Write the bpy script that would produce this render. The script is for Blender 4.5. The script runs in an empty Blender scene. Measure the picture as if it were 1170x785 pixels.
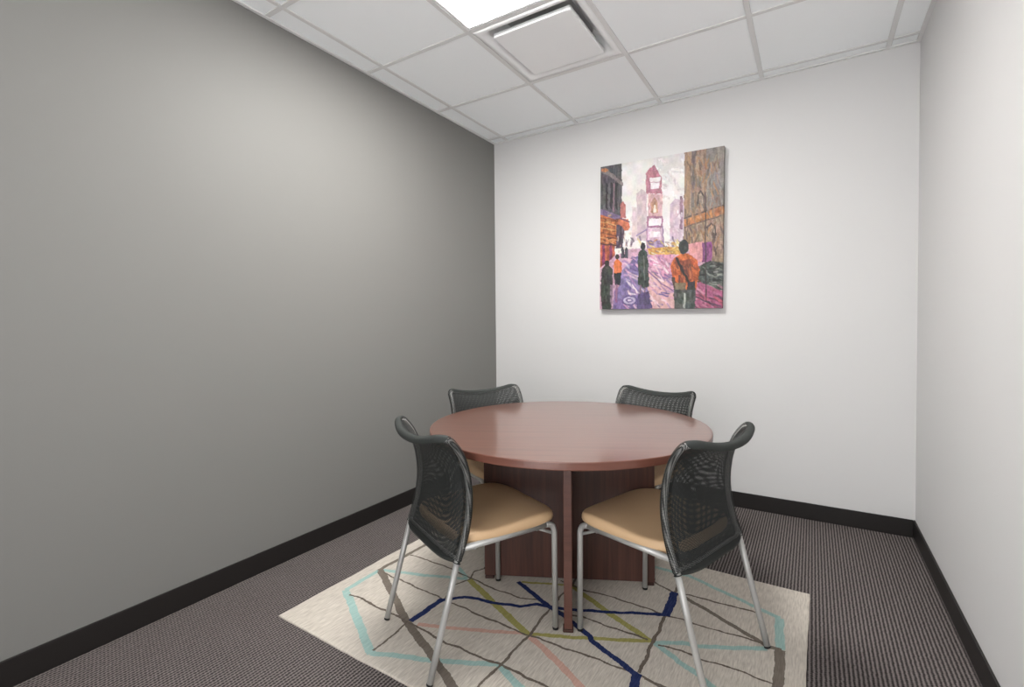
import bpy, bmesh, math, random
import numpy as np
from mathutils import Vector, Matrix

random.seed(7)
RNG = np.random.default_rng(11)
D = bpy.data
SC = bpy.context.scene
COL = SC.collection

# ------------------------------------------------------------------ camera
FPX, YAW, PITCH, ROLL = 547.8963, 0.545956, -0.022988, -0.008386
CAM = Vector((2.2340, -3.2760, 1.1745))
PPX, PPY = 595.4493, 381.3826
IW, IH = 1170, 785
W, H = 2.7116, 2.6351          # room width, ceiling height
FRONT = -4.15                   # wall behind the photographer
TILE, GX, GY = 0.6096, 0.1374, -0.0964
HB = 0.0966

fw = Vector((-math.sin(YAW) * math.cos(PITCH), math.cos(YAW) * math.cos(PITCH), math.sin(PITCH)))
rt = Vector((math.cos(YAW), math.sin(YAW), 0))
up = rt.cross(fw)
R2 = rt * math.cos(ROLL) + up * math.sin(ROLL)
U2 = -rt * math.sin(ROLL) + up * math.cos(ROLL)


def floor_pt(px, py, z=0.0):
    """point on the level z seen at a pixel of the 1170x785 photograph (used to lay out the rug's woven lines)"""
    d = R2 * ((px - PPX) / FPX) + U2 * (-(py - PPY) / FPX) + fw
    t = (z - CAM.z) / d.z
    return CAM + d * t


cd = D.cameras.new('camera')
cam = D.objects.new('camera', cd)
COL.objects.link(cam)
m = Matrix((R2, U2, -fw)).transposed().to_4x4()
m.translation = CAM
cam.matrix_world = m
cd.sensor_fit = 'HORIZONTAL'
cd.sensor_width = 36
cd.lens = FPX * 36 / IW
cd.shift_x = (IW / 2 - PPX) / IW
cd.shift_y = (PPY - IH / 2) / IW
cd.clip_start = 0.02
SC.camera = cam


# ------------------------------------------------------------------ material helpers
def s2l(c):
    return tuple(((v / 255) / 12.92 if v / 255 <= 0.04045 else ((v / 255 + 0.055) / 1.055) ** 2.4) for v in c)


def new_mat(name, rgb=(200, 200, 200), rough=0.6, metal=0.0, spec=0.5):
    mt = D.materials.new(name)
    mt.use_nodes = True
    nt = mt.node_tree
    b = nt.nodes['Principled BSDF']
    b.inputs['Base Color'].default_value = (*s2l(rgb), 1)
    b.inputs['Roughness'].default_value = rough
    b.inputs['Metallic'].default_value = metal
    b.inputs['Specular IOR Level'].default_value = spec
    return mt, nt, b


def node(nt, typ, **kw):
    n = nt.nodes.new(typ)
    for k, v in kw.items():
        if k.startswith('i_'):
            key = k[2:]
            n.inputs[int(key) if key.isdigit() else key.replace('_', ' ')].default_value = v
        else:
            setattr(n, k, v)
    return n


def ramp(nt, stops, interp='LINEAR'):
    n = nt.nodes.new('ShaderNodeValToRGB')
    n.color_ramp.interpolation = interp
    e = n.color_ramp.elements
    while len(e) < len(stops):
        e.new(0.5)
    for el, (p, c) in zip(e, stops):
        el.position = p
        el.color = (*s2l(c), 1)
    return n


def mth(nt, op, a, b=None, clamp=False):
    n = nt.nodes.new('ShaderNodeMath')
    n.operation = op
    n.use_clamp = clamp
    for i, v in enumerate((a, b)):
        if v is None:
            continue
        if isinstance(v, (int, float)):
            n.inputs[i].default_value = v
        else:
            nt.links.new(v, n.inputs[i])
    return n.outputs[0]


def paint(name, rgb, rough=0.75, bump=0.06, scale=260):
    mt, nt, b = new_mat(name, rgb, rough, spec=0.3)
    tc = node(nt, 'ShaderNodeTexCoord')
    nz = node(nt, 'ShaderNodeTexNoise', i_Scale=scale, i_Detail=3.0)
    nt.links.new(tc.outputs['Object'], nz.inputs['Vector'])
    bp = node(nt, 'ShaderNodeBump', i_Strength=bump, i_Distance=0.002)
    nt.links.new(nz.outputs['Fac'], bp.inputs['Height'])
    nt.links.new(bp.outputs[0], b.inputs['Normal'])
    return mt


M = {}
M['wall_light'] = paint('light_grey_wall_paint', (210, 209, 208))
M['wall_dark'] = paint('grey_accent_wall_paint', (123, 122, 119), rough=0.6)
M['base'] = paint('black_vinyl_base', (34, 31, 30), rough=0.45, bump=0.02)
M['grid'] = paint('white_ceiling_grid', (220, 220, 219), rough=0.5, bump=0.0)
M['white_metal'] = paint('white_coated_metal', (240, 241, 241), rough=0.45, bump=0.0)
M['grey_metal'] = paint('galvanised_neck', (190, 190, 190), rough=0.5, bump=0.0)
M['foot_brown'] = paint('dark_brown_plastic', (62, 40, 34), rough=0.5, bump=0.02)
M['black_plastic'] = paint('black_plastic', (24, 24, 24), rough=0.45, bump=0.02)

# ceiling tile: fine fissured mineral fibre
mt, nt, b = new_mat('mineral_fibre_ceiling_tile', (246, 249, 250), 0.9, spec=0.2)
tc = node(nt, 'ShaderNodeTexCoord')
nz = node(nt, 'ShaderNodeTexNoise', i_Scale=420.0, i_Detail=4.0)
nt.links.new(tc.outputs['Object'], nz.inputs['Vector'])
bp = node(nt, 'ShaderNodeBump', i_Strength=0.15, i_Distance=0.002)
nt.links.new(nz.outputs['Fac'], bp.inputs['Height'])
nt.links.new(bp.outputs[0], b.inputs['Normal'])
M['tile'] = mt

# ribbed loop carpet, ribs running towards the back wall
mt, nt, b = new_mat('ribbed_loop_carpet', (110, 102, 102), 0.95, spec=0.1)
tc = node(nt, 'ShaderNodeTexCoord')
sp = node(nt, 'ShaderNodeSeparateXYZ')
nt.links.new(tc.outputs['Object'], sp.inputs[0])
nzw = node(nt, 'ShaderNodeTexNoise', i_Scale=60.0, i_Detail=2.0)
nt.links.new(tc.outputs['Object'], nzw.inputs['Vector'])
wob = mth(nt, 'MULTIPLY', mth(nt, 'SUBTRACT', nzw.outputs['Fac'], 0.5), 0.006)
xx = mth(nt, 'ADD', sp.outputs[0], wob)
rib = mth(nt, 'ADD', mth(nt, 'MULTIPLY', mth(nt, 'COSINE', mth(nt, 'MULTIPLY', xx, 2 * math.pi / 0.0132)), 0.5), 0.5)
ph = mth(nt, 'MULTIPLY', mth(nt, 'FLOOR', mth(nt, 'DIVIDE', xx, 0.0132)), 2.4)
loop = mth(nt, 'ADD', mth(nt, 'MULTIPLY', mth(nt, 'COSINE', mth(nt, 'ADD', mth(nt, 'MULTIPLY', mth(nt, 'ADD', sp.outputs[1], wob), 2 * math.pi / 0.011), ph)), 0.5), 0.5)
nzl = node(nt, 'ShaderNodeTexNoise', i_Scale=170.0, i_Detail=2.0)
nt.links.new(tc.outputs['Object'], nzl.inputs['Vector'])
hgt = mth(nt, 'ADD', mth(nt, 'MULTIPLY', rib, 0.62), mth(nt, 'MULTIPLY', loop, 0.22))
hgt = mth(nt, 'ADD', hgt, mth(nt, 'MULTIPLY', mth(nt, 'SUBTRACT', nzl.outputs['Fac'], 0.5), 0.55))
rp = ramp(nt, [(0.08, (42, 38, 37)), (0.42, (93, 87, 86)), (0.85, (137, 129, 126))])
nt.links.new(hgt, rp.inputs[0])
nt.links.new(rp.outputs[0], b.inputs['Base Color'])
bp = node(nt, 'ShaderNodeBump', i_Strength=0.7, i_Distance=0.004)
nt.links.new(hgt, bp.inputs['Height'])
nt.links.new(bp.outputs[0], b.inputs['Normal'])
M['carpet'] = mt


# woven rug
def rug_mat(name, rgb, amp=18):
    mt, nt, b = new_mat(name, rgb, 0.95, spec=0.1)
    tc = node(nt, 'ShaderNodeTexCoord')
    mp = node(nt, 'ShaderNodeMapping')
    mp.inputs['Scale'].default_value = (190, 22, 1)
    nt.links.new(tc.outputs['Object'], mp.inputs[0])
    nz = node(nt, 'ShaderNodeTexNoise', i_Scale=1.0, i_Detail=3.0)
    nt.links.new(mp.outputs[0], nz.inputs['Vector'])
    lo = tuple(max(0, c - amp) for c in rgb)
    hi = tuple(min(255, c + amp) for c in rgb)
    rp = ramp(nt, [(0.3, lo), (0.7, hi)])
    nt.links.new(nz.outputs['Fac'], rp.inputs[0])
    nt.links.new(rp.outputs[0], b.inputs['Base Color'])
    nz2 = node(nt, 'ShaderNodeTexNoise', i_Scale=450.0, i_Detail=1.0)
    nt.links.new(tc.outputs['Object'], nz2.inputs['Vector'])
    bp = node(nt, 'ShaderNodeBump', i_Strength=0.35, i_Distance=0.002)
    nt.links.new(nz2.outputs['Fac'], bp.inputs['Height'])
    nt.links.new(bp.outputs[0], b.inputs['Normal'])
    return mt


RUGM = ['cream', 'teal', 'stone', 'thread', 'navy', 'olive', 'salmon']
M['cream'] = rug_mat('cream_flatweave_wool', (194, 186, 175), 15)
M['teal'] = rug_mat('teal_wool', (156, 184, 178), 9)
M['stone'] = rug_mat('stone_grey_wool', (118, 109, 100), 9)
M['thread'] = rug_mat('brown_grey_wool', (110, 100, 91), 9)
M['navy'] = rug_mat('navy_wool', (42, 52, 92), 11)
M['olive'] = rug_mat('olive_yellow_wool', (160, 154, 94), 10)
M['salmon'] = rug_mat('salmon_pink_wool', (198, 160, 146), 9)


# mahogany laminate, grain along the object's local x
def wood(name, axis_scale, dark, mid, light, rough, coat):
    mt, nt, b = new_mat(name, mid, rough)
    tc = node(nt, 'ShaderNodeTexCoord')
    mp = node(nt, 'ShaderNodeMapping')
    mp.inputs['Scale'].default_value = axis_scale
    nt.links.new(tc.outputs['Object'], mp.inputs[0])
    nz = node(nt, 'ShaderNodeTexNoise', i_Scale=1.0, i_Detail=6.0, i_Roughness=0.62, i_Distortion=0.35)
    nt.links.new(mp.outputs[0], nz.inputs['Vector'])
    rp = ramp(nt, [(0.28, dark), (0.5, mid), (0.74, light)])
    nt.links.new(nz.outputs['Fac'], rp.inputs[0])
    nt.links.new(rp.outputs[0], b.inputs['Base Color'])
    b.inputs['Coat Weight'].default_value = coat
    b.inputs['Coat Roughness'].default_value = 0.13
    b.inputs['Coat IOR'].default_value = 1.5
    return mt


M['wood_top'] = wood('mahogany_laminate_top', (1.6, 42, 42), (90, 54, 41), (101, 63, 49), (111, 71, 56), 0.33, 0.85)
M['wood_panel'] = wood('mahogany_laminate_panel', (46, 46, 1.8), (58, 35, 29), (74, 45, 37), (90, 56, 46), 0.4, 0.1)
M['wood_end'] = wood('mahogany_panel_edge_band', (3, 3, 40), (74, 46, 38), (86, 55, 46), (97, 63, 53), 0.4, 0.05)
M['wood_edge'] = wood('mahogany_edge_band', (3, 3, 40), (92, 55, 44), (104, 64, 52), (114, 72, 59), 0.35, 0.15)

mt, nt, b = new_mat('tan_vinyl_upholstery', (206, 173, 135), 0.5, spec=0.4)
tc = node(nt, 'ShaderNodeTexCoord')
vz = node(nt, 'ShaderNodeTexVoronoi', i_Scale=700.0)
nt.links.new(tc.outputs['Object'], vz.inputs['Vector'])
bp = node(nt, 'ShaderNodeBump', i_Strength=0.12, i_Distance=0.001)
nt.links.new(vz.outputs['Distance'], bp.inputs['Height'])
nt.links.new(bp.outputs[0], b.inputs['Normal'])
M['vinyl'] = mt
M['silver'] = paint('silver_powder_coat', (172, 171, 168), rough=0.35, bump=0.01)
D.materials['silver_powder_coat'].node_tree.nodes['Principled BSDF'].inputs['Metallic'].default_value = 0.35

# open black knit: real holes through the cloth
for key_, nm_, k_ in (('knit', 'black_open_knit_mesh', 0.80), ('knit_open', 'black_knit_stretched_over_rail', 0.1)):
    mt, nt, b = new_mat(nm_, (36, 38, 37), 0.6, spec=0.35)
    uv = node(nt, 'ShaderNodeUVMap')
    sp = node(nt, 'ShaderNodeSeparateXYZ')
    nt.links.new(uv.outputs[0], sp.inputs[0])
    PIT = 0.0046
    ca = mth(nt, 'COSINE', mth(nt, 'MULTIPLY', sp.outputs[0], 2 * math.pi / PIT))
    cb = mth(nt, 'COSINE', mth(nt, 'MULTIPLY', sp.outputs[1], 2 * math.pi / PIT))
    hole = mth(nt, 'GREATER_THAN', mth(nt, 'ADD', ca, cb), k_)
    tr = node(nt, 'ShaderNodeBsdfTransparent')
    mx = node(nt, 'ShaderNodeMixShader')
    nt.links.new(hole, mx.inputs[0])
    nt.links.new(b.outputs[0], mx.inputs[1])
    nt.links.new(tr.outputs[0], mx.inputs[2])
    nt.links.new(mx.outputs[0], nt.nodes['Material Output'].inputs['Surface'])
    M[key_] = mt
M['hem'] = paint('black_knit_hem', (50, 53, 51), rough=0.7, bump=0.2, scale=900)

# lit diffuser
mt = D.materials.new('lit_acrylic_diffuser')
mt.use_nodes = True
nt = mt.node_tree
nt.nodes.clear()
em = node(nt, 'ShaderNodeEmission', i_Strength=46.0)
em.inputs[0].default_value = (1.0, 0.985, 0.96, 1)
out = node(nt, 'ShaderNodeOutputMaterial')
nt.links.new(em.outputs[0], out.inputs[0])
M['lit'] = mt

# painted canvas reads its colours from the vertex paint
mt, nt, b = new_mat('oil_paint_on_canvas', (200, 200, 200), 0.55, spec=0.35)
at = node(nt, 'ShaderNodeAttribute', attribute_name='paint')
nt.links.new(at.outputs['Color'], b.inputs['Base Color'])
tc = node(nt, 'ShaderNodeTexCoord')
nz = node(nt, 'ShaderNodeTexNoise', i_Scale=160.0, i_Detail=4.0)
nt.links.new(tc.outputs['Object'], nz.inputs['Vector'])
bp = node(nt, 'ShaderNodeBump', i_Strength=0.35, i_Distance=0.003)
nt.links.new(nz.outputs['Fac'], bp.inputs['Height'])
nt.links.new(bp.outputs[0], b.inputs['Normal'])
M['canvas'] = mt


# ------------------------------------------------------------------ mesh helpers
def link(name, bm, mats, parent=None, smooth=False, loc=None):
    bmesh.ops.recalc_face_normals(bm, faces=bm.faces[:])
    me = D.meshes.new(name)
    bm.to_mesh(me)
    bm.free()
    for mm in (mats if isinstance(mats, (list, tuple)) else [mats]):
        me.materials.append(mm)
    if smooth:
        for p in me.polygons:
            p.use_smooth = True
    o = D.objects.new(name, me)
    COL.objects.link(o)
    if parent:
        o.parent = parent
    if loc:
        o.location = loc
    return o


def box(bm, x0, x1, y0, y1, z0, z1, mi=0, bev=0.0, seg=2):
    vs = [bm.verts.new((x, y, z)) for x in (x0, x1) for y in (y0, y1) for z in (z0, z1)]
    fs = [bm.faces.new([vs[i] for i in q]) for q in ((0, 1, 3, 2), (4, 6, 7, 5), (0, 4, 5, 1), (2, 3, 7, 6), (0, 2, 6, 4), (1, 5, 7, 3))]
    for f in fs:
        f.material_index = mi
    if bev:
        ed = list({e for f in fs for e in f.edges})
        r = bmesh.ops.bevel(bm, geom=ed, offset=bev, segments=seg, affect='EDGES', profile=0.5)
        for f in r['faces']:
            f.material_index = mi
    return fs


def fillet(pts, rad, n=6):
    """round the inner corners of a polyline"""
    pts = [Vector(p) for p in pts]
    out = [pts[0]]
    for i in range(1, len(pts) - 1):
        a, p, c = pts[i - 1], pts[i], pts[i + 1]
        r = rad[i] if isinstance(rad, dict) and i in rad else (rad if not isinstance(rad, dict) else 0)
        if not r:
            out.append(p)
            continue
        d1, d2 = (a - p).normalized(), (c - p).normalized()
        ang = d1.angle(d2)
        t = min(r / math.tan(ang / 2), 0.49 * (a - p).length, 0.49 * (c - p).length)
        s, e = p + d1 * t, p + d2 * t
        for k in range(n + 1):
            f = k / n
            out.append((s * (1 - f) + p * f) * (1 - f) + (p * (1 - f) + e * f) * f)
    out.append(pts[-1])
    return out


def smooth_path(pts, n=4):
    """Catmull-Rom through the points"""
    P = [Vector(p) for p in pts]
    P = [P[0] * 2 - P[1]] + P + [P[-1] * 2 - P[-2]]
    out = []
    for i in range(1, len(P) - 2):
        for k in range(n):
            t = k / n
            a, b, c, d = P[i - 1:i + 3]
            out.append(0.5 * ((2 * b) + (c - a) * t + (2 * a - 5 * b + 4 * c - d) * t * t + (3 * b - a - 3 * c + d) * t ** 3))
    out.append(P[-2])
    return out


def tube(bm, pts, r, n=14, mi=0, cap=True, flat=1.0):
    pts = [Vector(p) for p in pts]
    T = []
    for i in range(len(pts)):
        a = pts[max(0, i - 1)]
        c = pts[min(len(pts) - 1, i + 1)]
        T.append((c - a).normalized())
    ref = Vector((1, 0, 0)) if abs(T[0].x) < 0.8 else Vector((0, 0, 1))
    nrm = (ref - T[0] * ref.dot(T[0])).normalized()
    rings = []
    for p, t in zip(pts, T):
        nrm = (nrm - t * nrm.dot(t)).normalized()
        bn = t.cross(nrm)
        rings.append([bm.verts.new(p + (nrm * math.cos(2 * math.pi * k / n) * flat + bn * math.sin(2 * math.pi * k / n)) * r) for k in range(n)])
    for a, c in zip(rings, rings[1:]):
        for k in range(n):
            f = bm.faces.new((a[k], a[(k + 1) % n], c[(k + 1) % n], c[k]))
            f.material_index = mi
            f.smooth = True
    if cap:
        for rg in (rings[0], rings[-1]):
            f = bm.faces.new(rg)
            f.material_index = mi


def lathe(bm, prof, n=96, mi=0):
    rings = [[bm.verts.new((r * math.cos(2 * math.pi * k / n), r * math.sin(2 * math.pi * k / n), z)) for k in range(n)] for r, z in prof]
    for a, c in zip(rings, rings[1:]):
        for k in range(n):
            f = bm.faces.new((a[k], a[(k + 1) % n], c[(k + 1) % n], c[k]))
            f.material_index = mi
    bm.faces.new(rings[0]).material_index = mi
    bm.faces.new(rings[-1]).material_index = mi


def empty(name, loc, rz, label, cat, group=None):
    o = D.objects.new(name, None)
    o.empty_display_size = 0.1
    COL.objects.link(o)
    o.location = loc
    o.rotation_euler = (0, 0, rz)
    tag(o, label, cat, group)
    return o


def tag(o, label, cat, group=None):
    o['label'] = label
    o['category'] = cat
    if group:
        o['group'] = group


def struct(name, bm, mat):
    o = link(name, bm, mat)
    o['kind'] = 'structure'
    return o


# ------------------------------------------------------------------ room shell
t = 0.12
bm = bmesh.new(); box(bm, -t, W + t, FRONT - t, t, -0.10, 0.0); struct('floor', bm, M['carpet'])
bm = bmesh.new(); box(bm, -t, 0, FRONT - t, t, 0, H + 0.15); struct('wall_left', bm, M['wall_dark'])
bm = bmesh.new(); box(bm, 0, W, 0, t, 0, H + 0.15); struct('wall_back', bm, M['wall_light'])
bm = bmesh.new(); box(bm, W, W + t, FRONT - t, t, 0, H + 0.15); struct('wall_right', bm, M['wall_light'])
# front wall, behind the photographer, with an unseen opening added so the daylight comes through
bm = bmesh.new()
OX0, OX1, OZ = 1.2, 2.6, 2.45
box(bm, 0, OX0, FRONT - t, FRONT, 0, H + 0.15)
box(bm, OX1, W, FRONT - t, FRONT, 0, H + 0.15)
box(bm, OX0, OX1, FRONT - t, FRONT, OZ, H + 0.15)
struct('wall_front', bm, M['wall_light'])

# baseboards: cove base with a thin rounded top
bb = 0.009
for nm, args in (('baseboard_left', (0, bb, FRONT, 0, 0, HB)), ('baseboard_back', (bb, W - bb, -bb, 0, 0, HB)), ('baseboard_right', (W - bb, W, FRONT, 0, 0, HB))):
    bm = bmesh.new()
    box(bm, *args, bev=0.003)
    struct(nm, bm, M['base'])

# ceiling: lay-in tiles resting on an exposed grid
LX0, LX1 = GX + TILE, GX + 2 * TILE
VY1, VY0 = GY - TILE, GY - 2 * TILE          # vent cell (far edge, near edge)
LY1, LY0 = GY - 2 * TILE, GY - 3 * TILE      # light cell
xs = [0] + [GX + i * TILE for i in range(5)] + [W]
ys = [0] + [GY - i * TILE for i in range(7)] + [FRONT]
bm = bmesh.new()
UP = 0.006
for xa, xb in zip(xs, xs[1:]):
    for yb, ya in zip(ys, ys[1:]):
        cx, cy = (xa + xb) / 2, (ya + yb) / 2
        if LX0 < cx < LX1 and LY0 < cy < VY1:
            continue
        g = 0.004
        box(bm, xa + g, xb - g, ya + g, yb - g, H + UP, H + UP + 0.016, bev=0.0015, seg=1)
struct('ceiling', bm, M['tile'])
bm = bmesh.new(); box(bm, -t, W + t, FRONT - t, t, H + 0.15, H + 0.25); struct('trim_9', bm, M['wall_light'])
fl = 0.012
k = 1
for x in xs[1:-1]:
    bm = bmesh.new()
    box(bm, x - fl, x + fl, FRONT, 0, H - 0.001, H + UP - 0.001, bev=0.001, seg=1)
    box(bm, x - 0.002, x + 0.002, FRONT, 0, H + UP - 0.001, H + 0.04)
    struct('trim_%d' % k, bm, M['grid']); k += 1
bm = bmesh.new()
for y in ys[1:-1]:
    for xa, xb in zip(xs, xs[1:]):
        box(bm, xa + (fl if xa else 0), xb - (fl if xb < W else 0), y - fl, y + fl, H - 0.0005, H + UP - 0.001)
struct('trim_%d' % k, bm, M['grid']); k += 1
bm = bmesh.new()
for a in ((0, 0.018, FRONT, 0), (W - 0.018, W, FRONT, 0), (0.018, W - 0.018, -0.018, 0)):
    box(bm, *a, H - 0.003, H + UP - 0.001)
struct('trim_%d' % k, bm, M['grid'])

# ------------------------------------------------------------------ ceiling light
cl = empty('ceiling_light', ((LX0 + LX1) / 2, (LY0 + LY1) / 2, H), 0,
           'bright white square ceiling light panel recessed in the tile grid', 'ceiling light')
hx, hy = (LX1 - LX0) / 2 - fl - 0.001, (LY1 - LY0) / 2 - fl - 0.001
fr = 0.016
bm = bmesh.new()
for a in ((-hx, -hx + fr, -hy, hy), (hx - fr, hx, -hy, hy), (-hx + fr, hx - fr, -hy, -hy + fr), (-hx + fr, hx - fr, hy - fr, hy)):
    box(bm, *a, 0.0, 0.03, bev=0.002, seg=1)
box(bm, -hx, hx, -hy, hy, 0.03, 0.05)
link('frame', bm, M['white_metal'], cl)
bm = bmesh.new()
box(bm, -hx + fr, hx - fr, -hy + fr, hy - fr, 0.005, 0.012)
link('diffuser', bm, M['lit'], cl)['label'] = 'glowing white acrylic diffuser'

# ------------------------------------------------------------------ ceiling vent (square plaque diffuser)
cv = empty('ceiling_vent', ((LX0 + LX1) / 2, (VY0 + VY1) / 2, H), 0,
           'square white air diffuser with a flat drop panel beside the ceiling light', 'air vent')
hv = TILE / 2 - fl - 0.001


def rounded_sq(h, r, n=8):
    p = []
    for cx, cy, a0 in ((h - r, h - r, 0), (-h + r, h - r, 90), (-h + r, -h + r, 180), (h - r, -h + r, 270)):
        for i in range(n + 1):
            a = math.radians(a0 + 90 * i / n)
            p.append((cx + r * math.cos(a), cy + r * math.sin(a)))
    return p


def loft(bm, loops, close_last=False):
    rings = [[bm.verts.new((x, y, z)) for x, y in lp] for lp, z in loops]
    for a, c in zip(rings, rings[1:]):
        n = len(a)
        for i in range(n):
            bm.faces.new((a[i], a[(i + 1) % n], c[(i + 1) % n], c[i])).smooth = True
    if close_last:
        bm.faces.new(rings[-1])
    return rings


bm = bmesh.new()
loft(bm, [(rounded_sq(hv, 0.002), 0.03), (rounded_sq(hv, 0.002), 0.0), (rounded_sq(hv - 0.03, 0.03), 0.0),
          (rounded_sq(hv - 0.045, 0.035), 0.012), (rounded_sq(hv - 0.052, 0.04), 0.03), (rounded_sq(hv - 0.056, 0.04), 0.06),
          (rounded_sq(hv - 0.11, 0.05), 0.095)])
link('frame', bm, M['white_metal'], cv)
bm = bmesh.new()
loft(bm, [(rounded_sq(hv - 0.09, 0.05), 0.09), (rounded_sq(hv - 0.11, 0.05), 0.096), (rounded_sq(0.02, 0.01), 0.097)], True)
for sx in (-1, 1):
    box(bm, sx * 0.16 - 0.006, sx * 0.16 + 0.006, -0.006, 0.006, 0.0, 0.096)
link('duct_neck', bm, M['grey_metal'], cv)['label'] = 'dark recess behind the drop panel'
bm = bmesh.new()
hp = 0.217
rr = loft(bm, [(rounded_sq(hp - 0.008, 0.012), 0.012), (rounded_sq(hp, 0.014), 0.010), (rounded_sq(hp, 0.014), -0.006),
               (rounded_sq(hp - 0.003, 0.014), -0.010)], True)
bm.faces.new(rr[0])
pl = link('drop_panel', bm, M['white_metal'], cv)
pl['label'] = 'flat white square drop panel'

# ------------------------------------------------------------------ rug
A, B = Vector((0.409, -2.162)), Vector((2.2245, -2.185))
ang = math.atan2(-0.010, 1.0)
RUGC = Vector((1.317, -1.538))
RX, RY = 0.906, 0.632
rug_o = Vector((RUGC.x, RUGC.y))
ca_, sa_ = math.cos(ang), math.sin(ang)


def to_rug(px, py):
    p = floor_pt(px, py, 0.008)
    d = Vector((p.x, p.y)) - rug_o
    return Vector((d.x * ca_ + d.y * sa_, -d.x * sa_ + d.y * ca_))


bm = bmesh.new()
# body: gently uneven woven outline, rounded edge
N = 60
outl = []
for i in range(N):
    outl.append((-RX + 2 * RX * i / N, -RY))
for i in range(40):
    outl.append((RX, -RY + 2 * RY * i / 40))
for i in range(N):
    outl.append((RX - 2 * RX * i / N, RY))
for i in range(40):
    outl.append((-RX, RY - 2 * RY * i / 40))
jit = [0.0]
for i in range(len(outl)):
    jit.append(jit[-1] * 0.8 + random.uniform(-0.0012, 0.0012))


def ring(off, z):
    out = []
    for i, (x, y) in enumerate(outl):
        j = jit[i]
        out.append(bm.verts.new((x * (1 - off / RX) + (j if abs(x) >= RX - 1e-6 else 0), y * (1 - off / RY) + (j if abs(y) >= RY - 1e-6 else 0), z)))
    return out


r0, r1, r2, r3 = ring(0, 0.0003), ring(0, 0.005), ring(0.003, 0.0075), ring(0.012, 0.008)
for a, c in ((r0, r1), (r1, r2), (r2, r3)):
    n = len(a)
    for i in range(n):
        bm.faces.new((a[i], a[(i + 1) % n], c[(i + 1) % n], c[i]))
bm.faces.new(r3)
bm.faces.new(r0[::-1])

STROKES = [
    # colour, width, pixel polyline
    ('teal', .030, [(395, 674), (424, 747)]), ('teal', .020, [(424, 746), (508, 756), (569, 759)]), ('teal', .022, [(569, 759), (595, 786), (640, 830)]),
    ('teal', .020, [(395, 674), (433, 652)]), ('teal', .018, [(436, 651), (477, 656.5), (534, 661.5)]), ('teal', .016, [(520, 645), (534, 661)]),
    ('teal', .018, [(748, 648), (788, 658.5), (891, 706.5)]), ('teal', .030, [(891, 706.5), (891, 742)]),
    ('teal', .018, [(747, 735), (780, 734.5), (800, 739), (876, 741.5)]), ('teal', .020, [(748, 735), (780, 759), (794, 768), (815, 786), (850, 815)]),
    ('stone', .031, [(891.5, 742.5), (889, 790), (887, 830)]), ('stone', .017, [(774, 678), (786, 684.5), (876, 738), (893, 743)]),
    ('stone', .029, [(435, 652), (465, 711), (495, 751), (503, 763), (518, 787), (540, 825)]), ('stone', .018, [(432, 652), (484, 624), (510, 610)]),
    ('thread', .008, [(469, 634), (500, 644), (520, 652), (543, 663), (567, 674), (595, 683.5), (616, 685)]),
    ('thread', .008, [(437, 654), (505, 684), (543, 701), (595, 722.5), (607, 727), (651, 742.5), (679, 752.5), (727, 770), (757, 786), (800, 806)]),
    ('thread', .009, [(400, 679), (410, 683), (429, 692.5), (465, 710), (508, 734), (569, 759), (592, 769), (624, 785), (660, 805)]),
    ('thread', .009, [(427, 744), (466, 711)]),
    ('thread', .010, [(535, 797), (546, 785), (569, 763), (604.5, 726), (627, 697), (645, 677), (660, 660)]),
    ('thread', .008, [(556, 649), (543, 653), (536, 662), (520, 668), (508, 685)]),
    ('thread', .008, [(640, 664), (666, 674), (702, 683), (749, 699), (764, 704.5), (780, 707.5), (791, 713), (837, 725), (876, 737)]),
    ('thread', .008, [(632, 696), (655, 703.5), (665, 705), (693, 715), (740, 731)]),
    ('thread', .009, [(746, 665), (774.5, 679.5), (786.5, 680), (835, 692.5), (868, 701.5)]),
    ('thread', .008, [(752, 737), (780, 744.5), (802, 753.5), (841, 765.5), (884, 782)]),
    ('thread', .012, [(730, 769), (747, 732), (760, 704), (773, 675), (776, 660)]),
    ('thread', .008, [(736, 776), (759, 785), (800, 798)]),
    ('navy', .022, [(469, 710), (505.5, 685)]), ('navy', .016, [(504, 685.5), (517, 684.5), (531, 682.5), (548, 684.5), (562, 689), (595, 693), (614, 690.5), (631, 694.5), (655, 697), (692, 699.5), (760, 702.5)]),
    ('navy', .032, [(761, 704), (771, 677)]), ('navy', .018, [(592, 665), (629, 694.5), (645, 704.5), (673, 727), (676, 732), (728, 772)]),
    ('navy', .030, [(729, 770), (722, 790)]),
    ('olive', .024, [(536, 662), (562, 687), (603, 725)]), ('olive', .016, [(601, 724.5), (673, 729.5), (746, 733)]),
    ('olive', .022, [(652, 668), (665, 678), (695, 700), (742, 732)]), ('olive', .012, [(596, 665), (645, 668.5)]),
    ('salmon', .016, [(477, 713.5), (530, 719), (602, 724)]), ('salmon', .022, [(604, 726), (632, 751), (664, 785), (700, 822)]),
]
order = {'salmon': 0, 'teal': 1, 'stone': 2, 'olive': 3, 'thread': 4, 'navy': 5}
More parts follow.
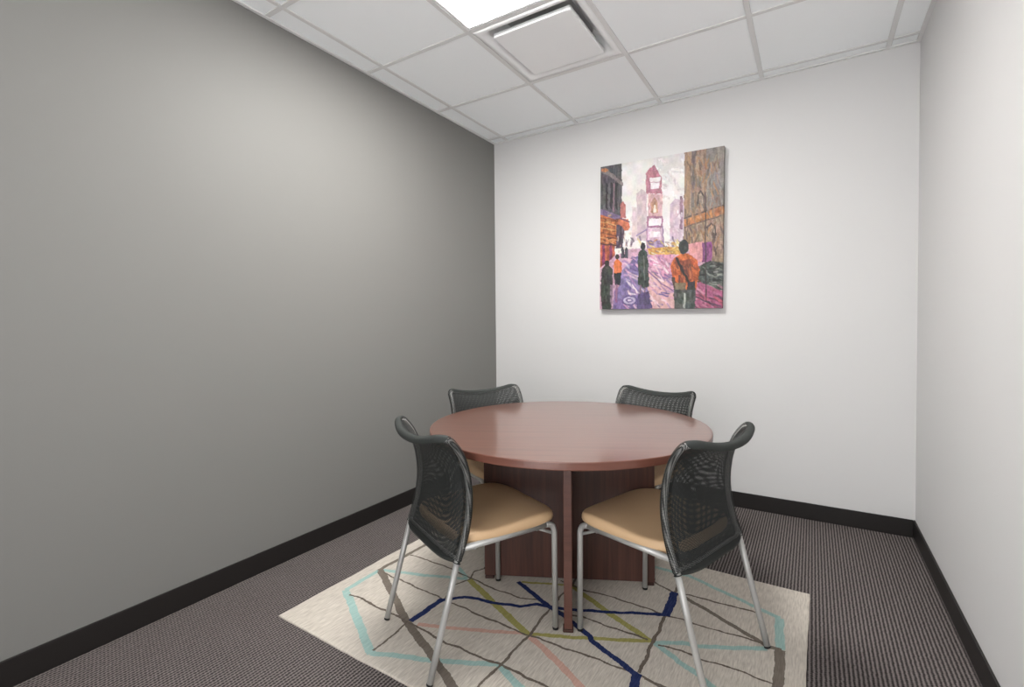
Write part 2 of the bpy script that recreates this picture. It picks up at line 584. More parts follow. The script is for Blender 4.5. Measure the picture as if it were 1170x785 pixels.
for si, (cname, wd, px) in enumerate(sorted(STROKES, key=lambda s: order[s[0]])):
    pts = [to_rug(*p) for p in px]
    dense = []
    for a, c in zip(pts, pts[1:]):
        n = max(2, int((c - a).length / 0.006))
        for i in range(n):
            dense.append(a.lerp(c, i / n))
    dense.append(pts[-1])
    lim = lambda p: abs(p.x) < RX - 0.02 and abs(p.y) < RY - 0.02
    dense = [p for p in dense if lim(p)]
    if len(dense) < 2:
        continue
    wd *= 1.05 if cname == 'thread' or wd > 0.025 else 1.2
    z = 0.0081 + 0.00003 * si
    L, Rr = [], []
    e1 = e2 = 0.0
    wv, wp = (0.0022 if cname == 'thread' else 0.0012), random.uniform(0, 6)
    for i, p in enumerate(dense):
        d = (dense[min(i + 2, len(dense) - 1)] - dense[max(i - 2, 0)]).normalized()
        nn = Vector((-d.y, d.x))
        e1 = e1 * 0.5 + random.uniform(-0.0016, 0.0016)
        e2 = e2 * 0.5 + random.uniform(-0.0016, 0.0016)
        sw = wv * (math.sin(i * 0.21 + wp) + 0.6 * math.sin(i * 0.47 + 2 * wp))
        a, c = p + nn * (wd / 2 + e1 + sw), p - nn * (wd / 2 + e2 - sw)
        L.append(bm.verts.new((a.x, a.y, z)))
        Rr.append(bm.verts.new((c.x, c.y, z)))
    for i in range(len(L) - 1):
        f = bm.faces.new((Rr[i], Rr[i + 1], L[i + 1], L[i]))
        f.material_index = RUGM.index(cname)
for f in bm.faces:
    f.normal_update()
me = D.meshes.new('area_rug')
bm.to_mesh(me); bm.free()
for n_ in RUGM:
    me.materials.append(M[n_])
rug = D.objects.new('area_rug', me)
COL.objects.link(rug)
rug.location = (RUGC.x, RUGC.y, 0)
rug.rotation_euler = (0, 0, ang)
tag(rug, 'cream rectangular rug with teal, navy, olive and pink zigzag lines under the table', 'rug')
RUGZ = 0.0092

# ------------------------------------------------------------------ round table
TC = (1.295, -1.337)
TA = math.atan2(0.313, 0.653)
tb = empty('round_table', (*TC, RUGZ), TA, 'round mahogany meeting table on crossed panel base in the middle of the rug', 'table')
TOPZ = 0.722 - RUGZ
TR = 0.608
bm = bmesh.new()
th = 0.029
lathe(bm, [(TR - 0.004, TOPZ - th), (TR - 0.001, TOPZ - th + 0.001), (TR, TOPZ - th + 0.004), (TR, TOPZ - 0.004), (TR - 0.001, TOPZ - 0.001), (TR - 0.004, TOPZ)], n=160)
for f in bm.faces:
    n = f.calc_center_median()
    if abs(f.normal.z) < 0.9 and len(f.verts) == 4:
        f.material_index = 1
link('tabletop', bm, [M['wood_top'], M['wood_edge']], tb)
PL, PT = 0.380, 0.0155
z0, z1 = 0.014, TOPZ - th


def panel(x0, x1, y0, y1, ends):
    bm = bmesh.new()
    box(bm, x0, x1, y0, y1, z0, z1, bev=0.0015, seg=1)
    bm.normal_update()
    for f in bm.faces:      # banded ends
        c = f.calc_center_median()
        if max(abs(c.x), abs(c.y)) > PL - 0.008:
            f.material_index = 1
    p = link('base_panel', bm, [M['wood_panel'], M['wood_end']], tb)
    for ex, ey in ends:
        bm = bmesh.new()
        box(bm, ex - 0.020, ex + 0.020, ey - 0.020, ey + 0.020, 0.0, 0.012, bev=0.003)
        box(bm, ex - 0.015, ex + 0.015, ey - 0.015, ey + 0.015, 0.011, z0 + 0.001)
        g = link('foot', bm, M['foot_brown'], p)
        g['label'] = 'dark glide foot'
    return p


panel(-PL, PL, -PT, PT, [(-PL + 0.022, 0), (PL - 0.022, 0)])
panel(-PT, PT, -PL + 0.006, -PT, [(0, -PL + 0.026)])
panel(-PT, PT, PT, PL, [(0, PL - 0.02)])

# ------------------------------------------------------------------ chair (built once, local +y is the way the sitter faces)
HW = 0.21
RL = 0.0108


def interp(tab, v):
    for (a, *p), (c, *q) in zip(tab, tab[1:]):
        if v <= c:
            f = (v - a) / (c - a)
            return [x + (y - x) * f for x, y in zip(p, q)]
    return list(tab[-1][1:])


SIDE = smooth_path([(0, -.150, .383), (0, -.134, .425), (0, -.117, .485), (0, -.107, .553), (0, -.108, .614), (0, -.118, .672), (0, -.137, .727), (0, -.167, .772), (0, -.197, .797)], 6)
SL = [0.0]
for a, c in zip(SIDE, SIDE[1:]):
    SL.append(SL[-1] + (c - a).length)


def side(v):
    s = v * SL[-1]
    for i in range(len(SIDE) - 1):
        if s <= SL[i + 1] + 1e-9:
            f = (s - SL[i]) / (SL[i + 1] - SL[i])
            p = SIDE[i].lerp(SIDE[i + 1], f)
            return p.y, p.z
    return SIDE[-1].y, SIDE[-1].z


DIP, PUSH = 0.034, 0.040
RC, RS = 0.040, 0.0145
LEN = SL[-1]


def side_s(q):
    """side profile at arc length q, carried on straight past the top"""
    if q < 0:
        d = (SIDE[1] - SIDE[0]).normalized()
        return SIDE[0].y + d.y * q, SIDE[0].z + d.z * q
    if q <= LEN:
        return side(q / LEN)
    d = (SIDE[-1] - SIDE[-2]).normalized()
    p = SIDE[-1] + d * (q - LEN)
    return p.y, p.z


def back_pt(x, q, layer=0):
    """a point of the back at width x, height q along the uprights; layer 1 sitter's side, -1 rear, 0 the hoop itself"""
    u = min(1.0, abs(x) / HW)
    v = max(0.0, min(1.0, q / LEN))
    y, z = side_s(q)
    k = 1 - u ** 2.2
    z -= DIP * k * max(0, (v - 0.45) / 0.55) ** 1.3
    if layer >= 0:
        push = (0.012 + (PUSH - 0.012) * v ** 2.4) * k
    else:
        push = (0.036 + 0.008 * math.sin(math.pi * v)) * (1 - u ** 5) * (1 - v ** 4) + PUSH * k * v ** 4
    return Vector((x, y - push, z))


def sleeve_bm():
    bm = bmesh.new()
    uvl = bm.loops.layers.uv.new('UVMap')
    qs = list(np.linspace(-0.012, LEN - 0.03, 40)) + list(np.linspace(LEN - 0.03, LEN + RS, 16))[1:]
    qs = sorted(set(qs + [-0.002, LEN + RS - 0.0006, LEN + RS - 0.0025]))
    tpar = [i / 44 for i in range(45)]
    tpar = sorted(set(tpar + [0.004, 0.012, 0.034, 0.05, 0.06] + [1 - k for k in (0.004, 0.012, 0.034, 0.05, 0.06)]))

    def edge_x(q):
        if q <= LEN - RC:
            return HW + RS
        return HW - RC + math.sqrt(max(0.0, (RC + RS) ** 2 - (q - (LEN - RC)) ** 2))

    def edge_d(x, q):
        if abs(x) > HW - RC and q > LEN - RC:
            return RC + RS - math.hypot(abs(x) - (HW - RC), q - (LEN - RC))
        return min(HW + RS - abs(x), LEN + RS - q)

    def thick(d):
        if d < RS:
            return math.sqrt(max(0.0, RS ** 2 - (RS - d) ** 2))
        f = min(1.0, (d - RS) / (0.9 * RS))
        return RS + (0.004 - RS) * f * f * (3 - 2 * f)

    def nrm_s(q):
        a, c = side_s(max(0, q - 0.004)), side_s(q + 0.004)
        return Vector((0, c[1] - a[1], -(c[0] - a[0]))).normalized()

    for layer in (1, -1):
        g, XS = [], []
        for q in qs:
            ex = edge_x(q)
            xs_ = [ex * (2 * t_ - 1) for t_ in tpar]
            XS.append(xs_)
            g.append([bm.verts.new(back_pt(x, q, layer) + nrm_s(q) * (layer * thick(edge_d(x, q)))) for x in xs_])
        for j in range(len(qs) - 1):
            for i in range(len(tpar) - 1):
                cs = ((i, j), (i + 1, j), (i + 1, j + 1), (i, j + 1))
                vs4 = [g[b][a] for a, b in cs]
                f = bm.faces.new(vs4 if layer < 0 else vs4[::-1])
                f.smooth = True
                mp_ = {g[b][a]: (XS[b][a], qs[b]) for a, b in cs}
                for lp in f.loops:
                    x, q = mp_[lp.vert]
                    if layer > 0:
                        lp[uvl].uv = (x, q)
                    else:        # rear cloth is stretched differently
                        lp[uvl].uv = (x * 1.20 + q * 0.06, q * 1.23)
                xm = 0.5 * (XS[j][i] + XS[j][i + 1])
                f.material_index = 1 if (qs[j] < -0.003 or qs[j] > LEN - RS) else (2 if HW + RS - abs(xm) < 1.7 * RS else 0)
        if layer > 0:
            g1 = g[0]
    for i in range(len(tpar) - 1):
        f = bm.faces.new((g1[i], g1[i + 1], g[0][i + 1], g[0][i]))
        f.material_index = 1
    bmesh.ops.remove_doubles(bm, verts=bm.verts[:], dist=0.00005)
    return bm


def seat_bm():
    bm = bmesh.new()
    x_h, y_f, y_b = 0.2255, 0.295, -0.150
    cy, yh = (y_f + y_b) / 2, (y_f - y_b) / 2
    NA, NRG = 72, 12

    def outline(a, s):
        e = 2 / 4.4
        c, q = math.cos(a), math.sin(a)
        x = math.copysign(abs(c) ** e, c) * x_h * s
        y = math.copysign(abs(q) ** e, q) * yh * s + cy
        wid = 1 - 0.05 * (1 - (y - y_b) / (y_f - y_b))    # slightly narrower at the back
        return x * wid, y

    def top(x, y):
        v = (y - y_b) / (y_f - y_b)
        z = 0.459 - 0.010 * math.exp(-((v - 0.32) / 0.25) ** 2) - 0.017 * max(0, (v - 0.66) / 0.34) ** 2.4
        z += 0.004 * (abs(x) / x_h) ** 2 - 0.004
        return z

    def bot(y):
        v = (y - y_b) / (y_f - y_b)
        return 0.411 - 0.012 * max(0, (v - 0.86) / 0.14) ** 1.5

    rows = []
    for s in (0.35, 0.65, 0.85, 0.93):
        rows.append([(*outline(2 * math.pi * k / NA, s), None) for k in range(NA)])
    vv = []
    for row in rows:
        vv.append([bm.verts.new((x, y, top(x, y))) for x, y, _ in row])
    for i in range(1, 8):
        f = i / 7
        a = math.pi * f
        ring_ = []
        for k in range(NA):
            ang_ = 2 * math.pi * k / NA
            s = 0.93 + 0.07 * math.sin(a) ** 0.8
            x, y = outline(ang_, s)
            zt, zb = top(x, y), bot(y)
            mid, hh = (zt + zb) / 2, (zt - zb) / 2
            ring_.append(bm.verts.new((x, y, mid + hh * math.cos(a))))
        vv.append(ring_)
    for a, c in zip(vv, vv[1:]):
        for k in range(NA):
            bm.faces.new((a[k], a[(k + 1) % NA], c[(k + 1) % NA], c[k])).smooth = True
    ctr = bm.verts.new((0, cy, top(0, cy)))
    for k in range(NA):
        bm.faces.new((ctr, vv[0][k], vv[0][(k + 1) % NA])).smooth = True
    bm.faces.new(vv[-1])
    return bm


RAILZ = 0.410


def make_chair(label, group):
    r = empty('mesh_back_chair', (0, 0, 0), 0, label, 'chair', group)
    link('seat', seat_bm(), M['vinyl'], r)['label'] = 'tan vinyl seat cushion'
    bm = bmesh.new()
    box(bm, -0.185, 0.185, -0.125, 0.235, 0.392, 0.420, bev=0.010)
    link('seat_pan', bm, M['black_plastic'], r)['label'] = 'black underside pan'
    for s in (1, -1):
        x = s * HW
        # front leg: floor, tight bend, and the rail running back under the cushion
        path = fillet([(x, 0.257, 0.008), (x, 0.254, RAILZ), (x, -0.135, RAILZ + 0.004)], {1: 0.042}, 10)
        cut = 12
        bm = bmesh.new(); tube(bm, path[:cut], RL)
        lg = link('leg', bm, M['silver'], r, True)
        bm = bmesh.new(); tube(bm, path[cut - 1:], RL)
        link('seat_rail', bm, M['silver'], r, True)
        bm = bmesh.new(); tube(bm, [(x, 0.257, 0.0), (x, 0.257, 0.009)], RL + 0.0004)
        link('foot', bm, M['black_plastic'], lg)['label'] = 'black plastic glide'
        # gusset across the bend
        bm = bmesh.new(); tube(bm, [(x - s * 0.004, 0.255, 0.366), (x - s * 0.010, 0.168, 0.408)], 0.0055, 10)
        link('brace', bm, M['silver'], r, True)
        # rear leg: rises from the floor into the upright of the back
        bm = bmesh.new(); tube(bm, [(x, -0.254, 0.008), (x, -0.222, 0.124), (x, -0.190, 0.238), (x, -0.150, 0.383)], RL)
        lg = link('leg', bm, M['silver'], r, True)
        bm = bmesh.new(); tube(bm, [(x, -0.2554, 0.003), (x, -0.2537, 0.009)], RL + 0.0004)
        link('foot', bm, M['black_plastic'], lg)['label'] = 'black plastic glide'
    for y, z in ((0.175, RAILZ - 0.006), (-0.085, RAILZ - 0.004)):
        bm = bmesh.new(); tube(bm, [(-HW, y, z), (HW, y, z)], 0.008, 12)
        link('crossbar', bm, M['silver'], r, True)
    # rear stretcher bowed behind the sitter, under the mesh
    bm = bmesh.new()
    tube(bm, fillet([(-HW, -0.150, 0.383), (-HW + 0.055, -0.166, 0.390), (HW - 0.055, -0.166, 0.390), (HW, -0.150, 0.383)], 0.03, 5), 0.006, 12)
    link('stretcher', bm, M['silver'], r, True)
    # back hoop inside the sleeve
    left = [back_pt(-HW, q) for q in np.linspace(0, LEN - RC, 24)]
    left += [back_pt(-HW + RC - RC * math.cos(a), LEN - RC + RC * math.sin(a)) for a in np.linspace(0, math.pi / 2, 9)[1:]]
    topc = [back_pt(x, LEN) for x in np.linspace(-HW + RC, HW - RC, 21)[1:-1]]
    right = [Vector((-p.x, p.y, p.z)) for p in reversed(left)]
    bm = bmesh.new()
    tube(bm, left + topc + right, 0.0095, 12)
    link('back_frame', bm, M['silver'], r, True)
    link('back_mesh', sleeve_bm(), [M['knit'], M['hem'], M['knit_open']], r)['label'] = 'see-through black knit mesh back'
    return r


def copy_tree(o, parent=None):
    c = o.copy()
    COL.objects.link(c)
    if parent:
        c.parent = parent
    for ch in list(o.children):
        copy_tree(ch, c)
    return c


GRP = 'chairs around the round table'
CH = [
    (65.2, (1.105, -1.8205), 'nearer black mesh chair with tan seat, left of the table front panel'),
    (162.3, (1.7959, -1.5129), 'nearer black mesh chair with tan seat, right of the table front panel'),
    (-28.5, (0.7898, -1.135), 'farther black mesh chair behind the table, in front of the dark grey wall corner'),
    (257.7, (1.472, -0.848), 'farther black mesh chair behind the table, below the street painting'),
]
proto = make_chair(CH[0][2], GRP)
for i, (a, (x, y), lab) in enumerate(CH):
    o = proto if i == 0 else copy_tree(proto)
    o.location = (x, y, RUGZ if i < 4 else 0)
    o.rotation_euler = (0, 0, math.radians(a - 90))
    o['label'] = lab

# ------------------------------------------------------------------ painting
PW, PH = 208, 256
px_c = [(57, 137), (573, 47), (573, 718), (57, 722)]      # corners of the canvas in sketch units
src = np.array(px_c, float)
dst = np.array([(0, 0), (PW, 0), (PW, PH), (0, PH)], float)
Am = []
for (x, y), (u, v) in zip(src, dst):
    Am.append([x, y, 1, 0, 0, 0, -u * x, -u * y])
    Am.append([0, 0, 0, x, y, 1, -v * x, -v * y])
hh = np.linalg.solve(np.array(Am), dst.reshape(-1))
HM = np.append(hh, 1).reshape(3, 3)


def tuv(p):
    q = HM @ np.array([p[0], p[1], 1.0])
    return q[:2] / q[2]


yy, xx_ = np.mgrid[0:PH + 1, 0:PW + 1].astype(float)
IMG = np.zeros((PH + 1, PW + 1, 3))


def vnoise(sx, sy, seed):
    r = np.random.default_rng(seed)
    gx, gy = int((PW + 1) / sx) + 3, int((PH + 1) / sy) + 3
    g = r.random((gy, gx))
    fx, fy = xx_ / sx, yy / sy
    ix, iy = fx.astype(int), fy.astype(int)
    tx, ty = fx - ix, fy - iy
    tx, ty = tx * tx * (3 - 2 * tx), ty * ty * (3 - 2 * ty)
    return (g[iy, ix] * (1 - tx) + g[iy, ix + 1] * tx) * (1 - ty) + (g[iy + 1, ix] * (1 - tx) + g[iy + 1, ix + 1] * tx) * ty - 0.5


WOBX, WOBY = vnoise(6, 6, 1) * 1.8, vnoise(6, 6, 2) * 1.8
seedc = [10]


def fillp(mask, c, amp=0.18, sx=3, sy=6, alpha=1.0):
    seedc[0] += 1
    n = vnoise(sx, sy, seedc[0]) + 0.6 * vnoise(1.6, 1.6, seedc[0] + 500)
    hue = np.stack([vnoise(9, 9, seedc[0] * 7 + i) for i in range(3)], -1) * 0.10
    colr = np.array(c, float)[None, None] / 255 * (1 + amp * 1.6 * n[..., None]) + hue * (0.5 if amp else 0)
    a = (mask * alpha)[..., None]
    IMG[:] = IMG * (1 - a) + np.clip(colr, 0, 1) * a


def poly(pts, c, **kw):
    P_ = [tuv(p) for p in pts]
    X, Y = xx_ + WOBX, yy + WOBY
    ins = np.zeros_like(X, bool)
    for (x1, y1), (x2, y2) in zip(P_, P_[1:] + P_[:1]):
        cond = (y1 > Y) != (y2 > Y)
        with np.errstate(divide='ignore', invalid='ignore'):
            xi = (x2 - x1) * (Y - y1) / (y2 - y1 + 1e-12) + x1
        ins ^= cond & (X < xi)
    fillp(ins.astype(float), c, **kw)


def rect(x0, y0, x1, y1, c, **kw):
    poly([(x0, y0), (x1, y0), (x1, y1), (x0, y1)], c, **kw)


def ell(cx, cy, rx, ry, c, **kw):
    poly([(cx + rx * math.cos(a), cy + ry * math.sin(a)) for a in np.linspace(0, 2 * math.pi, 20)[:-1]], c, **kw)


def line(pts, w, c, **kw):
    P_ = [tuv(p) for p in pts]
    w = w * 0.36
    X, Y = xx_ + WOBX, yy + WOBY
    dmin = np.full_like(X, 1e9)
    for (x1, y1), (x2, y2) in zip(P_, P_[1:]):
        dx, dy = x2 - x1, y2 - y1
        tt = np.clip(((X - x1) * dx + (Y - y1) * dy) / (dx * dx + dy * dy + 1e-9), 0, 1)
        dmin = np.minimum(dmin, np.hypot(X - x1 - tt * dx, Y - y1 - tt * dy))
    fillp(np.clip((w / 2 + 0.5 - dmin), 0, 1), c, **kw)


def dabs(box_, cols, n, ln, wd, seed, slope=0.0):
    r = random.Random(seed)
    for _ in range(n):
        x, y = r.uniform(box_[0], box_[2]), r.uniform(box_[1], box_[3])
        a = slope + r.uniform(-0.5, 0.5)
        l_ = ln * r.uniform(0.5, 1.3)
        line([(x, y), (x + l_ * math.cos(a), y + l_ * math.sin(a))], wd * r.uniform(0.6, 1.4), r.choice(cols), alpha=r.uniform(0.5, 0.95))


rect(0, 0, 640, 800, (236, 231, 228), amp=0.05, sx=14, sy=14)
rect(290, 70, 410, 160, (214, 208, 210), amp=0.06, alpha=0.6)
dabs((180, 100, 400, 430), [(246, 242, 238), (228, 216, 216), (238, 228, 226)], 60, 40, 10, 5, 0.6)
# hazy towers
poly([(208, 245), (228, 225), (250, 240), (252, 440), (208, 440)], (208, 184, 188), amp=0.10)
rect(190, 300, 212, 440, (222, 200, 202), amp=0.08)
poly([(350, 285), (372, 265), (410, 270), (412, 440), (350, 440)], (208, 182, 196), amp=0.10)
rect(390, 255, 402, 390, (150, 108, 130), amp=0.2)
dabs((355, 300, 405, 430), [(236, 222, 228), (200, 172, 190)], 24, 12, 5, 6, 1.5)
# tall sign tower
poly([(246, 160), (262, 140), (282, 128), (290, 145), (312, 178), (314, 245), (248, 245)], (188, 116, 134), amp=0.2)
poly([(262, 180), (308, 176), (300, 224), (268, 226)], (238, 226, 228), amp=0.08)
line([(262, 200), (306, 196)], 3, (190, 130, 150))
rect(256, 246, 318, 345, (214, 166, 166), amp=0.16)
poly([(268, 325), (268, 282), (284, 260), (298, 282), (298, 325)], (196, 140, 112), amp=0.2)
rect(280, 292, 291, 324, (240, 226, 214), amp=0.05)
rect(252, 338, 320, 386, (170, 112, 142), amp=0.15)
rect(262, 347, 313, 377, (240, 234, 236), amp=0.05)
rect(254, 388, 322, 440, (216, 180, 200), amp=0.16)
rect(264, 400, 310, 424, (240, 226, 230), amp=0.08)
rect(252, 438, 326, 472, (150, 122, 168), amp=0.25)
line([(254, 380), (252, 460)], 5, (170, 120, 160))
line([(319, 380), (322, 460)], 5, (150, 110, 160))
line([(208, 420), (252, 392)], 6, (140, 120, 170))
dabs((200, 420, 420, 470), [(232, 220, 214), (220, 200, 120), (110, 90, 120), (200, 170, 190)], 40, 14, 6, 8, 1.4)
# right-hand masonry block
poly([(407, 66), (580, 40), (580, 575), (407, 450)], (160, 132, 110), amp=0.25, sx=2, sy=14)
poly([(500, 50), (580, 40), (580, 290), (500, 310)], (142, 136, 136), amp=0.22, sx=2, sy=14, alpha=0.8)
poly([(437, 62), (455, 60), (452, 300), (437, 300)], (112, 102, 104), amp=0.2, sx=2, sy=10, alpha=0.75)
rect(409, 90, 432, 330, (176, 132, 98), amp=0.2, alpha=0.7, sx=2, sy=10)
poly([(409, 352), (470, 330), (580, 288), (580, 325), (470, 362), (409, 380)], (196, 122, 72), amp=0.25)
line([(409, 345), (580, 290)], 5, (96, 76, 74))
line([(409, 384), (580, 330)], 4, (100, 78, 74))
for x, y0, y1, wdt in ((478, 230, 318, 15), (524, 362, 430, 20)):
    poly([(x - wdt, y1), (x - wdt, y0 + 18), (x, y0), (x + wdt, y0 + 18), (x + wdt, y1)], (94, 84, 78), amp=0.3)
    poly([(x - wdt + 6, y1), (x - wdt + 6, y0 + 24), (x, y0 + 10), (x + wdt - 5, y0 + 24), (x + wdt - 5, y1)], (176, 156, 138), amp=0.25)
dabs((412, 380, 570, 470), [(150, 104, 70), (96, 80, 76), (190, 150, 110), (120, 96, 90)], 70, 30, 6, 9, 1.5)
dabs((412, 80, 570, 330), [(172, 148, 124), (140, 118, 104), (182, 138, 104), (126, 118, 118)], 70, 40, 5, 10, 1.5)
dabs((412, 90, 565, 460), [(190, 128, 84), (110, 92, 84), (168, 140, 116), (150, 108, 82)], 80, 34, 5, 35, 1.55)
# left-hand facade
poly([(50, 130), (145, 118), (147, 350), (50, 322)], (88, 84, 88), amp=0.3, sx=2, sy=12)
poly([(57, 140), (90, 150), (150, 200), (150, 215), (90, 172), (57, 160)], (132, 118, 118), amp=0.2)
ell(74, 150, 14, 8, (206, 126, 84), amp=0.2)
for x in (78, 98, 118):
    poly([(x, 200), (x + 9, 202), (x + 9, 312), (x, 306)], (52, 48, 54), amp=0.25)
line([(112, 205), (112, 320)], 4, (170, 120, 140))
poly([(50, 305), (148, 340), (148, 362), (50, 330)], (124, 104, 140), amp=0.2)
poly([(50, 328), (135, 356), (132, 462), (50, 458)], (186, 100, 54), amp=0.35)
for y in (345, 362, 384, 405, 424, 440):
    line([(58, y), (130, y + 14)], 4, (104, 50, 34) if y % 2 else (226, 160, 96))
rect(50, 455, 120, 580, (196, 92, 66), amp=0.3)
for x in (72, 102):
    rect(x - 6, 450, x + 6, 545, (130, 50, 92), amp=0.3)
dabs((58, 335, 125, 455), [(90, 46, 34), (120, 62, 40), (232, 168, 100), (70, 44, 44)], 46, 13, 4, 31, 0.2)
line([(57, 452), (125, 458)], 6, (84, 52, 50))
poly([(140, 288), (150, 276), (162, 290), (164, 345), (140, 345)], (190, 108, 104), amp=0.2)
poly([(132, 345), (172, 350), (182, 382), (176, 396), (132, 396)], (206, 108, 74), amp=0.25)
line([(136, 346), (178, 362)], 5, (110, 80, 110))
poly([(124, 372), (150, 380), (160, 400), (150, 470), (124, 470)], (86, 68, 84), amp=0.3)
dabs((130, 395, 200, 480), [(216, 186, 170), (196, 150, 120), (110, 90, 110)], 26, 14, 6, 12, 1.4)
# street
poly([(120, 500), (190, 470), (420, 478), (580, 560), (580, 740), (50, 740), (50, 560)], (206, 158, 180), amp=0.18, sx=6, sy=4)
poly([(150, 560), (215, 500), (250, 560), (300, 740), (120, 740)], (138, 120, 172), amp=0.22, sx=6, sy=4)
poly([(248, 570), (300, 560), (375, 660), (380, 735), (270, 735)], (226, 172, 170), amp=0.12)
poly([(262, 500), (360, 490), (370, 560), (330, 600), (270, 560)], (214, 140, 172), amp=0.2)
poly([(120, 640), (180, 600), (215, 640), (235, 735), (110, 735)], (128, 108, 164), amp=0.2)
dabs((150, 500, 360, 715), [(232, 190, 200), (170, 130, 180), (226, 160, 190), (110, 90, 150), (240, 220, 225)], 120, 34, 7, 13, 0.6)
line([(255, 560), (320, 620), (370, 650)], 6, (140, 100, 150))
for rx, ry, c in ((34, 22, (110, 92, 148)), (26, 16, (196, 180, 212)), (15, 9, (120, 100, 156)), (8, 4, (216, 200, 220))):
    ell(182, 686, rx, ry, c, amp=0.12)
# traffic haze
poly([(258, 470), (395, 462), (395, 494), (262, 496)], (220, 160, 74), amp=0.25)
dabs((255, 440, 400, 490), [(232, 206, 120), (226, 176, 90), (206, 130, 70), (120, 90, 90), (240, 226, 190)], 50, 16, 5, 14, 0.1)
# stalls and car on the right
poly([(430, 452), (492, 440), (492, 522), (430, 530)], (222, 146, 150), amp=0.15)
poly([(486, 446), (527, 440), (527, 526), (488, 526)], (142, 72, 130), amp=0.25)
poly([(470, 545), (520, 520), (580, 530), (580, 645), (470, 630)], (78, 82, 78), amp=0.4)
dabs((475, 530, 570, 630), [(150, 156, 146), (44, 48, 46), (110, 116, 108)], 50, 22, 5, 15, 0.2)
poly([(436, 640), (480, 610), (580, 650), (580, 740), (436, 740)], (174, 86, 122), amp=0.25)
dabs((440, 620, 570, 715), [(206, 90, 110), (222, 150, 170), (92, 58, 80), (190, 110, 150)], 40, 30, 8, 16, 0.5)
line([(440, 660), (500, 690), (570, 712)], 6, (90, 60, 84))
line([(498, 240), (500, 460), (506, 690)], 4, (70, 58, 62))
# walkers
poly([(64, 560), (86, 530), (110, 556), (112, 640), (104, 725), (66, 725), (60, 640)], (62, 66, 62), amp=0.4)
ell(87, 532, 10, 14, (56, 50, 48))
poly([(113, 528), (130, 512), (150, 530), (148, 574), (116, 574)], (226, 112, 58), amp=0.2)
ell(129, 506, 9, 11, (60, 52, 52))
poly([(116, 572), (148, 572), (144, 622), (120, 622)], (50, 52, 56), amp=0.3)
line([(128, 622), (126, 690)], 9, (150, 96, 130))
rect(100, 622, 118, 700, (170, 130, 160), amp=0.3, alpha=0.6)
for x in (152, 168):
    poly([(x - 8, 512), (x - 6, 474), (x, 462), (x + 7, 474), (x + 8, 512)], (70, 68, 80), amp=0.4)
poly([(216, 520), (220, 488), (236, 470), (254, 486), (262, 540), (262, 628), (246, 640), (216, 618)], (62, 70, 66), amp=0.4)
ell(236, 462, 10, 15, (50, 50, 52))
line([(240, 500), (244, 600)], 4, (116, 120, 112))
line([(228, 624), (226, 660)], 6, (120, 90, 110)); line([(248, 634), (246, 672)], 6, (120, 90, 110))
poly([(218, 660), (262, 650), (280, 720), (214, 720)], (92, 76, 122), amp=0.25)
poly([(354, 545), (366, 510), (394, 492), (428, 490), (466, 516), (476, 560), (464, 645), (372, 645)], (212, 98, 50), amp=0.3)
poly([(392, 520), (440, 515), (450, 600), (400, 620)], (138, 70, 52), amp=0.35, alpha=0.75)
poly([(358, 590), (372, 590), (384, 640), (372, 652)], (84, 68, 60), amp=0.3)
dabs((365, 505, 460, 630), [(150, 68, 44), (110, 62, 52), (232, 124, 66), (92, 62, 58)], 34, 22, 6, 33, 1.3)
line([(378, 512), (402, 560), (436, 618)], 11, (54, 48, 48))
poly([(372, 612), (418, 612), (420, 642), (374, 642)], (132, 116, 92), amp=0.25)
poly([(426, 610), (458, 606), (462, 650), (424, 650)], (66, 62, 62), amp=0.3)
poly([(368, 642), (462, 642), (458, 730), (372, 730)], (84, 88, 86), amp=0.35)
line([(414, 660), (414, 725)], 9, (180, 184, 176))
ell(408, 464, 22, 31, (64, 66, 68), amp=0.3)
grey = IMG.mean(axis=2, keepdims=True)
IMG = np.clip(grey + (IMG - grey) * 0.82, 0.02, 0.97)
IMG = IMG * 0.89
LIN = np.where(IMG <= 0.04045, IMG / 12.92, ((IMG + 0.055) / 1.055) ** 2.4)

pw, ph_, pd = 0.816, 1.008, 0.044
nv = (PW + 1) * (PH + 1)
gx_ = np.linspace(-pw / 2, pw / 2, PW + 1)
gz_ = np.linspace(ph_ / 2, -ph_ / 2, PH + 1)
verts = [(gx_[i], -pd, gz_[j]) for j in range(PH + 1) for i in range(PW + 1)]
cols = [tuple(LIN[j, i]) for j in range(PH + 1) for i in range(PW + 1)]
faces = [(j * (PW + 1) + i, (j + 1) * (PW + 1) + i, (j + 1) * (PW + 1) + i + 1, j * (PW + 1) + i + 1) for j in range(PH) for i in range(PW)]
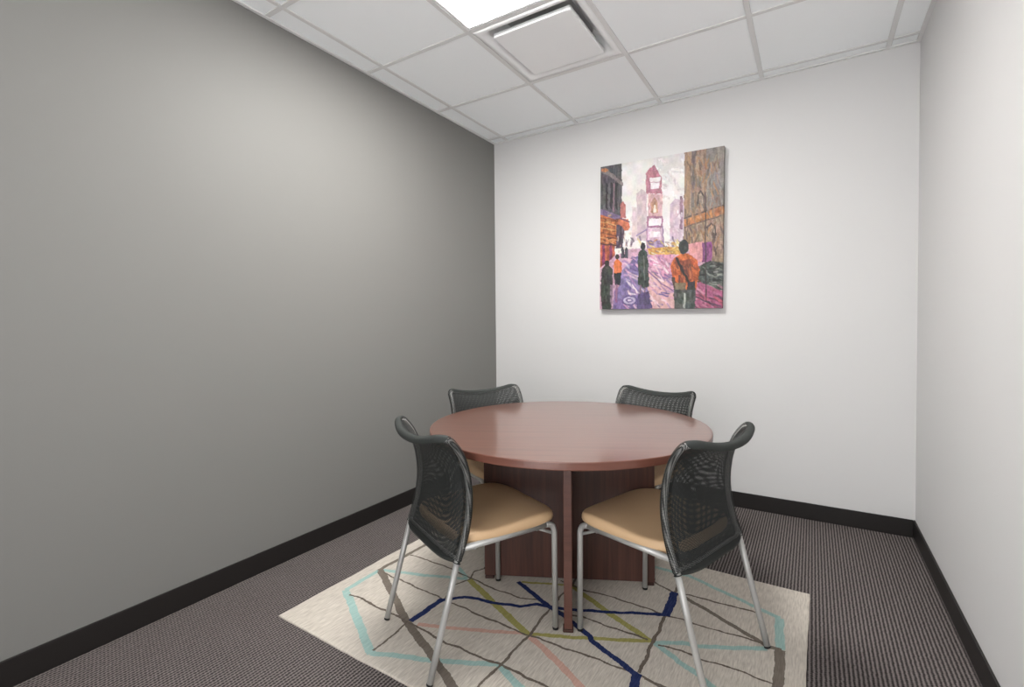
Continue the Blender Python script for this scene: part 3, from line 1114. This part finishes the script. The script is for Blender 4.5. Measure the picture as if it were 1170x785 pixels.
# wrapped edges carry the picture round the side of the stretcher
border = [(i, 0) for i in range(PW)] + [(PW, j) for j in range(PH)] + [(i, PH) for i in range(PW, 0, -1)] + [(0, j) for j in range(PH, 0, -1)]
b0 = len(verts)
for i, j in border:
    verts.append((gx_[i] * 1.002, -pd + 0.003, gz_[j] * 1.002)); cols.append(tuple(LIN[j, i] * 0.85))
b1 = len(verts)
for i, j in border:
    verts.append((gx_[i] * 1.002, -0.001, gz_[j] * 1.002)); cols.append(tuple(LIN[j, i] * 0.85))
nb = len(border)
for q in range(nb):
    q2 = (q + 1) % nb
    a, c = border[q][1] * (PW + 1) + border[q][0], border[q2][1] * (PW + 1) + border[q2][0]
    faces.append((a, c, b0 + q2, b0 + q))
    faces.append((b0 + q, b0 + q2, b1 + q2, b1 + q))
faces.append(tuple(range(b1, b1 + nb)))
me = D.meshes.new('canvas_painting')
me.from_pydata(verts, [], faces)
ca = me.color_attributes.new('paint', 'FLOAT_COLOR', 'POINT')
ca.data.foreach_set('color', np.c_[np.array(cols), np.ones(len(cols))].astype(np.float32).ravel())
me.materials.append(M['canvas'])
pic = D.objects.new('canvas_painting', me)
COL.objects.link(pic)
pic.location = (1.345, 0.0, 1.766)
pic.rotation_euler = (0, math.radians(0.7), 0)
tag(pic, 'unframed canvas painting of a busy pink and orange city street on the back wall', 'painting')

# ------------------------------------------------------------------ daylight added through an unseen opening behind the photographer
GROUND_FILL, SKY = 5.4, 3.8       # added glow from below to brighten the ceiling, sky fill above
wd = D.worlds.new('daylight_fill')
SC.world = wd
wd.use_nodes = True
wnt = wd.node_tree
bg = wnt.nodes['Background']
tc = node(wnt, 'ShaderNodeTexCoord')
sp = node(wnt, 'ShaderNodeSeparateXYZ')
wnt.links.new(tc.outputs['Generated'], sp.inputs[0])
mr = node(wnt, 'ShaderNodeMapRange')
for k_, v_ in zip(('From Min', 'From Max', 'To Min', 'To Max'), (-0.3, -0.05, GROUND_FILL, SKY)):
    mr.inputs[k_].default_value = v_
wnt.links.new(sp.outputs[2], mr.inputs['Value'])
wnt.links.new(mr.outputs[0], bg.inputs[1])
bg.inputs[0].default_value = (0.99, 0.99, 1.0, 1)

vs = SC.view_settings
vs.view_transform = 'Standard'
vs.look = 'None'
vs.exposure = 0.45
vs.gamma = 1
vs.use_curve_mapping = False
